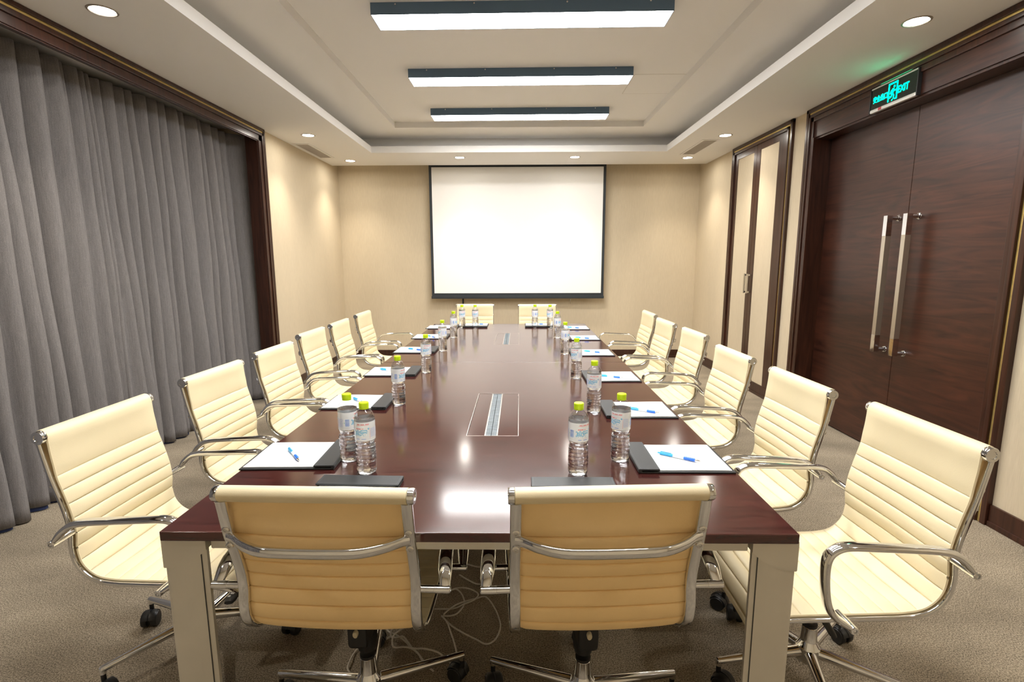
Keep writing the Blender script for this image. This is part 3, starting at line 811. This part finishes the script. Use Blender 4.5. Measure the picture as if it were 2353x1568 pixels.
def set_chair(o, rollx, rolly, face, a, lift, base_ang, zs=1):
    """place a chair by the middle of its top roll; the seat turns and lifts, the base turns on its own"""
    rz = {'B': 0, 'F': pi, 'L': -pi/2, 'R': pi/2}[face] + a
    f = Vector((-sin(rz), cos(rz), 0)); hub = Vector((rollx, rolly, 0)) + f*.2955
    o.location = (hub.x, hub.y, 0); o.rotation_euler = (0, 0, rz)
    k = 0
    for ch in o.children:
        n = ch.name.split('.')[0]
        if n == 'leg':
            ch.rotation_euler = (0, 0, radians(base_ang) + 2*pi*k/5 - rz); k += 1
        elif n != 'column':
            ch.scale.z = zs; ch.location.z = lift + .866*(1-zs)
            if zs < 1 and n == 'tilt_mechanism':      # housing reaches from the column collar up to the seat
                top_ = .384*zs + lift + .866*(1-zs); k_ = (top_-.236)/(.380-.235); ch.scale.z = k_; ch.location.z = top_ - .380*k_
CH = [('L', 1, -1.45, 1.722, -.019, .010, 158), ('L', 2, -1.493, 2.478, -.04, -.002, 30), ('L', 3, -1.488, 3.103, -.026, .001, 55), ('L', 4, -1.559, 3.865, -.014, -.002, 12), ('L', 5, -1.566, 4.506, .012, -.006, 40), ('L', 6, -1.566, 5.215, -.011, 0, 22),
      ('R', 6, 1.330, 5.176, .006, -.001, 53), ('R', 5, 1.286, 4.438, .033, .002, 44), ('R', 4, 1.308, 3.78, .027, .001, 60), ('R', 3, 1.253, 2.95, .02, 0, 8), ('R', 2, 1.232, 2.211, .024, .013, 35), ('R', 1, 1.266, 1.563, .02, .02, 185),
      ('F', 1, -.516, 6.358, -.006, -.017, 25), ('F', 2, .247, 6.279, .002, -.014, 50), ('B', 1, -.470, 1.121, -.031, .007, 26), ('B', 2, .214, 1.113, .049, .014, 157)]
ordn = ['', 'sixth', 'fifth', 'fourth', 'third', 'second', 'first']
chair0 = make_chair()
for i, (f, k, x, y, a, dz, ba) in enumerate(CH):
    o = chair0 if i == 0 else dup_tree(chair0)
    set_chair(o, x, y, f, a, dz, ba, .885 if f == 'B' else 1)
    if f in 'LR':
        lb = 'cream ribbed chair on the %s side of the table, %s from the screen end' % ({'L': 'curtain', 'R': 'door'}[f], ordn[k])
        g = {'L': 'chairs along the curtain side', 'R': 'chairs along the door side'}[f]
    elif f == 'F':
        lb = 'cream ribbed chair below the screen, at the table end, toward the %s side' % ('curtain', 'door')[k-1]; g = 'chairs below the screen'
    else:
        lb = 'cream ribbed chair seen from behind, at the table end, toward the %s side' % ('curtain', 'door')[k-1]; g = 'chairs seen from behind'
    tag(o, lb, 'chair', g)

# ------------------------------------------------------------------ writing boards and pens
def make_board():
    r = empty('writing_board')     # local: sitter at -y, clip at +y
    w, l = .123, .152
    MB().box(-w, w, -l, l, 0, .006, .0025).build('board', M['board'], r)
    p = MB(); NXp, NYp = 8, 12; vs = []; fs = []
    for lay in (0, 1):
        for j in range(NYp+1):
            for i in range(NXp+1):
                x = (-w+.010)+(2*w-.020)*i/NXp; y = (-l+.010)+(2*l-.026)*j/NYp
                z = .0064 + (.0018 if lay else 0) + (.0006*sin(i*.9+j*.5) if lay else 0)
                vs.append((x, y, z))
    o_ = (NXp+1)*(NYp+1)
    for j in range(NYp):
        for i in range(NXp):
            a_ = j*(NXp+1)+i; fs.append((o_+a_, o_+a_+1, o_+a_+NXp+2, o_+a_+NXp+1)); fs.append((a_, a_+NXp+1, a_+NXp+2, a_+1))
    rim = [i for i in range(NXp+1)] + [(j+1)*(NXp+1)-1+0 for j in range(1, NYp+1)] + [NYp*(NXp+1)+i for i in range(NXp-1, -1, -1)] + [j*(NXp+1) for j in range(NYp-1, 0, -1)]
    for a_, c_ in zip(rim, rim[1:]+rim[:1]): fs.append((a_, c_, o_+c_, o_+a_))
    p.add(vs, fs)
    tag(p.build('paper', M['paper'], r), 'stack of white paper')
    c = MB(); c.box(-w-.001, w+.001, l-.066, l+.001, .0095, .0155, .0025); c.box(-w-.001, w+.001, l-.010, l+.002, .002, .0145, .003)
    cl = c.build('clip_flap', M['board'], r)
    s = MB()
    zz = .0157; q = .005
    for (xa, xb, ya, yb_) in ((-w+q, w-q, l-.066+q, l-.066+q+.0009), (-w+q, w-q, l-q-.0009, l-q), (-w+q, -w+q+.0009, l-.066+q, l-q), (w-q-.0009, w-q, l-.066+q, l-q)): s.box(xa, xb, ya, yb_, zz-.0006, zz)
    s.build('stitching', M['board_s'], cl)
    return r
def make_pen():
    r = empty('pen')
    b = MB(); b.lathe([(.0035, -.047), (.0048, -.045), (.0050, -.02), (.0050, .052)], 12, (0, 0, .0052), 'y', cap1=True)
    b.build('barrel', M['pet_w'], r)
    b = MB(); b.lathe([(.0052, .018), (.0056, .022), (.0056, .050), (.0050, .055)], 12, (0, 0, .0056), 'y'); b.build('grip', M['pen_blue'], r)
    b = MB(); b.lathe([(.0050, .055), (.0028, .068), (.0010, .071), (.0007, .074)], 10, (0, 0, .0056), 'y'); b.build('tip', M['chrome_b'], r)
    b = MB(); b.lathe([(.0050, -.062), (.0054, -.060), (.0054, -.022), (.0051, -.018)], 12, (0, 0, .0056), 'y'); b.lathe([(.0030, -.070), (.0030, -.062)], 10, (0, 0, .0056), 'y')
    b.box(-.002, .002, -.060, -.024, .0108, .0128, .0006)
    b.build('clip_cap', M['pen_light'], r)
    return r
M['pet_w'] = simple('clear pen barrel', (.80, .86, .92), .15, spec=.6)
board0 = make_board(); pen0 = make_pen()
ct, st_ = cos(TROT), sin(TROT)
# (side, place from screen end, centre x, centre y, turn)
PADS = [('L', 6, -.745, 1.690, .035), ('L', 5, -.742, 2.362, .0), ('L', 4, -.742, 3.032, .012), ('L', 3, -.748, 3.780, .0), ('L', 2, -.752, 4.462, .0), ('L', 1, -.742, 5.110, 0),
        ('R', 6, .536, 1.664, -.004), ('R', 5, .532, 2.232, .0), ('R', 4, .533, 2.890, .012), ('R', 3, .533, 3.662, .0), ('R', 2, .545, 4.374, .0), ('R', 1, .550, 5.034, .0),
        ('B', 1, -.475, 1.343, -.03), ('B', 2, .165, 1.331, .0), ('F', 1, -.418, 5.236, .0), ('F', 2, .205, 5.236, 0)]
PENS = {('L', 6): (-.760, 1.670, radians(217)), ('L', 5): (-.738, 2.343, radians(222)), ('L', 4): (-.769, 3.028, radians(242)), ('L', 3): (-.753, 3.757, radians(238)), ('L', 2): (-.735, 4.40, radians(215)),
        ('R', 6): (.538, 1.648, radians(236)), ('R', 5): (.550, 2.188, radians(239)), ('R', 4): (.528, 2.852, radians(242)), ('R', 3): (.542, 3.648, radians(238)), ('R', 2): (.555, 4.308, radians(244)), ('R', 1): (.551, 4.981, radians(239)),
        ('F', 1): (-.400, 5.275, radians(255)), ('F', 2): (.214, 5.275, radians(250))}
npen = 0
for i, (s, k, x, y, a) in enumerate(PADS):
    o = board0 if i == 0 else dup_tree(board0)
    rz = {'L': -pi/2, 'R': pi/2, 'B': 0, 'F': pi}[s] + a + TROT
    o.location = (x, y, ZT+.0004); o.rotation_euler = (0, 0, rz)
    sd = {'L': 'curtain', 'R': 'door'}.get(s); on = ordn[7-k]
    if sd: lb = 'black writing board on the %s side of the table, %s from the screen end' % (sd, on)
    elif s == 'B': lb = 'black writing board behind the back-turned chair on the %s side' % ('curtain', 'door')[k-1]
    else: lb = 'black writing board at the screen end of the table, toward the %s side' % ('curtain', 'door')[k-1]
    tag(o, lb, 'writing board', 'clip boards with paper on the table')
    if (s, k) in PENS:
        px, py, pr = PENS[(s, k)]
        p = pen0 if npen == 0 else dup_tree(pen0); npen += 1
        p.location = (px, py, ZT+.0004+.0064+.0026); p.rotation_euler = (0, 0, pr)
        lb = ('blue pen on the %s-side writing board, %s from the screen end' % (sd, on)) if sd else 'blue pen on the screen-end writing board toward the %s side' % ('curtain', 'door')[k-1]
        tag(p, lb, 'pen', 'blue pens on the writing boards')

# ------------------------------------------------------------------ water bottles
def make_bottle():
    r = empty('water_bottle')
    Rb = .0315
    prof = [(.010, .005), (.020, .0035), (.0255, .0), (.0295, .003), (.0312, .010), (.0315, .018)]
    z = .020
    while z < .083:
        prof += [(.0314, z), (.0298, z+.0045), (.0314, z+.009)]; z += .0125
    prof += [(.0300, .088), (.0276, .096), (.0272, .100), (.0290, .106), (.0315, .1105), (.0312, .112), (.0312, .172), (.0315, .1735), (.0313, .180), (.0298, .187), (.0262, .1955), (.0205, .203), (.0150, .2075), (.0135, .2095), (.0130, .214)]
    b = MB(); b.lathe(prof, 40, cap0=True, cap1=False)
    # facet the lower body like moulded plastic
    vs = []
    for (x, y, zz) in b.v:
        rr = math.hypot(x, y); a = math.atan2(y, x)
        if .006 < zz < .085: k = 1 + .020*sin(6*a+zz*90) + .014*sin(11*a-zz*190)
        elif zz <= .006: k = 1 - .10*abs(cos(2.5*a))*(1-zz/.006)
        else: k = 1
        vs.append((x*k, y*k, zz))
    b.v = vs
    b.build('body', M['pet'], r, ang=180)
    w = MB(); wl = .1815
    wp = [(max(.004, q-.0009), h+.0009) for q, h in prof if h < wl-.001] + [(.0305, wl-.0002), (.0, wl)]
    w.lathe(wp[:-1], 40)
    w.v = [(x*(1+.020*sin(6*math.atan2(y, x)+zz*90)+.014*sin(11*math.atan2(y, x)-zz*190)) if .006 < zz < .085 else x, y*(1+.020*sin(6*math.atan2(y, x)+zz*90)+.014*sin(11*math.atan2(y, x)-zz*190)) if .006 < zz < .085 else y, zz) for x, y, zz in w.v]
    w.build('water', M['water'], r, ang=50)
    c = MB(); c.lathe([(.0150, .2090), (.0152, .2095), (.0152, .2135), (.0146, .2140), (.0146, .2150), (.0154, .2155), (.0154, .2275), (.0142, .2295), (.006, .2300)], 36)
    c.build('cap', M['cap'], r, ang=30)
    # wrap-round label with printing
    L = MB(); L.lathe([(.0319, .1125), (.0320, .114), (.0320, .171), (.0319, .1725)], 48, cap0=False, cap1=False)
    lab = L.build('label', M['label'], r, ang=60)
    mats = [M['ink_blue'], M['ink_cyan'], M['ink_red'], M['ink_white'], M['ink_green'], M['ink_pale']]
    pr = MB()
    def wrap(bm, mi, ang, zc, rad=.03215):
        # cut into narrow strips first, so it follows the curve
        x0_ = min(v.co.x for v in bm.verts); x1_ = max(v.co.x for v in bm.verts)
        k = math.ceil(x0_/.004)
        while k*.004 < x1_:
            g_ = bm.verts[:] + bm.edges[:] + bm.faces[:]
            bmesh.ops.bisect_plane(bm, geom=g_, plane_co=(k*.004, 0, 0), plane_no=(1, 0, 0)); k += 1
        for v in bm.verts:
            a_ = ang + v.co.x/.032; z_ = zc + v.co.y
            v.co = (rad*sin(a_), -rad*cos(a_), z_)
        pr.addbm(bm, mi)
    rr_ = random.Random(5)
    def rect_bm(rs): return shape_bm([[(x, y), (x+w_, y), (x+w_, y+h_), (x, y+h_)] for x, y, w_, h_ in rs])
    for a0 in (0, pi):
        # outlined two-character logo on the front and the back
        wrap(text_mesh('冰露', .0215, .0011), 1, a0, .1365, .03212)
        wrap(text_mesh('冰露', .0215, -.0002), 3, a0, .1365, .03222)
        wrap(rect_bm([(-.013+.0042*k, .0, .0034, .0028) for k in range(4)] + [(.006+.003*k, .0004, .0022, .0018) for k in range(2)]), 2, a0-.05, .151)
        wrap(rect_bm([(-.014+.0021*k, 0, .0016, .0018) for k in range(5)] + [(.003+.0023*k, 0, .0017, .0018) for k in range(6)]), 0, a0, .1185)
        # red border line over the logo and text block with small round mark
        wrap(rect_bm([(-.020, 0, .040, .0007)]), 2, a0+.2, .163)
        wrap(rect_bm([(-.018+.0029*k, .0012, .0022, .0026) for k in range(13) if k not in (3, 8)]), 2, a0+.25, .1635)
        rs = []
        for q in range(9):
            x = .0
            while x < .0185:
                w_ = rr_.uniform(.0008, .0028); rs.append((x, -.0032*q, w_, .0016)); x += w_+.0007
        wrap(rect_bm(rs), 5, a0+.98, .1500)
        wrap(rect_bm([(0, 0, .0005, .034)]), 2, a0+.92, .119)
        wrap(shape_bm([disc_poly(0, 0, .0028, 12)]), 1, a0+.80, .152)
        wrap(shape_bm([disc_poly(.0006, .0006, .0013, 10)]), 3, a0+.80, .152, .0322)
        # barcode panel
        wrap(rect_bm([(0, 0, .0155, .0265)]), 3, a0-1.35, .125)
        rs = []; y = .0012
        while y < .025:
            h_ = rr_.choice((.0005, .0008, .0013)); rs.append((.0015, y, .0120, h_)); y += h_+rr_.choice((.0005, .0008))
        wrap(rect_bm(rs), 0, a0-1.35, .125, .0322)
        wrap(rect_bm([(.0142, .002+.0026*k, .0010, .0018) for k in range(9)]), 0, a0-1.35, .125, .0322)
        wrap(shape_bm([[(0, 0), (.0026, 0), (.0013, .0036)]]), 4, a0-1.43, .137)
    pr.build('print', mats, lab, smooth=False)
    return r
BOT = [('on curtain side beside sixth writing board from the screen end', -.565, 1.657, 1.35), ('behind the back-turned board, curtain side', -.478, 1.555, -.15),
       ('on curtain side beside fifth writing board from the screen end', -.552, 2.338, 1.0), ('on curtain side beside fourth writing board from the screen end', -.543, 3.029, .2),
       ('on curtain side beside third writing board from the screen end', -.549, 3.766, -1.0), ('on curtain side beside second writing board from the screen end', -.547, 4.426, 1.2),
       ('on curtain side beside first writing board from the screen end', -.541, 5.072, .4), ('in front of the screen-end board, curtain side', -.411, 5.07, .1),
       ('behind the back-turned board, door side', .191, 1.546, .30), ('on door side beside sixth writing board from the screen end', .345, 1.656, -.95),
       ('on door side beside fifth writing board from the screen end', .339, 2.216, 2.75), ('on door side beside fourth writing board from the screen end', .336, 2.872, -.7),
       ('on door side beside third writing board from the screen end', .343, 3.637, 1.1), ('on door side beside second writing board from the screen end', .347, 4.405, .8),
       ('on door side beside first writing board from the screen end', .325, 5.059, -.5), ('in front of the screen-end board, door side', .178, 5.081, 1.3)]
bot0 = make_bottle()
for i, (lb, x, y, a) in enumerate(BOT):
    o = bot0 if i == 0 else dup_tree(bot0)
    o.location = (x, y, ZT+.0004); o.rotation_euler = (0, 0, a)
    tag(o, 'lime-capped bottle ' + lb, 'bottle', 'water bottles on the table')

# ------------------------------------------------------------------ loose cables under the table
def cable(pts, lb, r=.0032, z=.0055):
    P = catmull([(x, y, z + (.004*(i % 3))) for i, (x, y) in enumerate(pts)], 8)
    b = MB(); b.tube(P, r, r, n=8)
    return tag(b.build('cable', M['cable']), lb, 'cable', 'pale cables under the table')
cable([(-.205, 1.61), (-.22, 1.667), (-.238, 1.721), (-.255, 1.773), (-.275, 1.823), (-.301, 1.854), (-.255, 1.808), (-.198, 1.759), (-.154, 1.726), (-.115, 1.712), (-.083, 1.731), (-.066, 1.784), (-.073, 1.85), (-.098, 1.92), (-.134, 1.972), (-.173, 1.972), (-.216, 1.948), (-.258, 1.914), (-.296, 1.87),
       (-.252, 1.865), (-.226, 1.897), (-.22, 1.948), (-.236, 1.995), (-.263, 2.023), (-.29, 2.023), (-.256, 2.037), (-.208, 2.026), (-.167, 2.002), (-.179, 1.96), (-.221, 1.925), (-.264, 1.908), (-.35, 1.90)], 'pale cable in wide loops on carpet between the two back-turned chairs')
cable([(-.512, 1.799), (-.487, 1.767), (-.45, 1.743), (-.414, 1.72), (-.391, 1.688), (-.358, 1.657), (-.33, 1.62), (-.29, 1.58)], 'pale cable lying nearly straight beneath the curtain-side back-turned chair')
cable([(-.42, 1.83), (-.465, 1.794), (-.478, 1.762), (-.473, 1.738), (-.447, 1.731), (-.426, 1.729), (-.401, 1.706), (-.381, 1.675), (-.35, 1.64), (-.31, 1.59)], 'pale cable with small bend beside the straight one on carpet', z=.013)
cable([(-.42, 1.81), (-.449, 1.753), (-.461, 1.72), (-.457, 1.688), (-.44, 1.67), (-.41, 1.668), (-.37, 1.67), (-.333, 1.664), (-.28, 1.64), (-.23, 1.60)], 'pale cable curling into a hook shape over the other two', z=.021)
cable([(-.245, 2.225), (-.186, 2.192), (-.139, 2.178), (-.164, 2.13), (-.157, 2.083), (-.132, 2.065), (-.176, 2.07), (-.214, 2.09), (-.26, 2.125)], 'pale cable loop deep under the table behind the wide loops')
cable([(-.56, 1.56), (-.589, 1.588), (-.591, 1.627), (-.590, 1.668), (-.583, 1.683), (-.563, 1.711), (-.50, 1.73), (-.44, 1.79)], 'pale cable passing behind the base of the curtain-side back-turned chair')

# ------------------------------------------------------------------ render look
w = bpy.data.worlds.new('world'); SC.world = w; w.use_nodes = True
w.node_tree.nodes['Background'].inputs[0].default_value = (0, 0, 0, 1)
SC.view_settings.view_transform = 'Standard'; SC.view_settings.look = 'None'
SC.view_settings.exposure = 1.58; SC.view_settings.gamma = 1; SC.view_settings.use_curve_mapping = False
cy = SC.cycles
cy.use_denoising = True
try: cy.denoiser = 'OPENIMAGEDENOISE'
except Exception: pass
cy.max_bounces = 12; cy.diffuse_bounces = 5; cy.glossy_bounces = 5; cy.transmission_bounces = 10; cy.transparent_max_bounces = 24
cy.sample_clamp_indirect = 6; cy.blur_glossy = .5
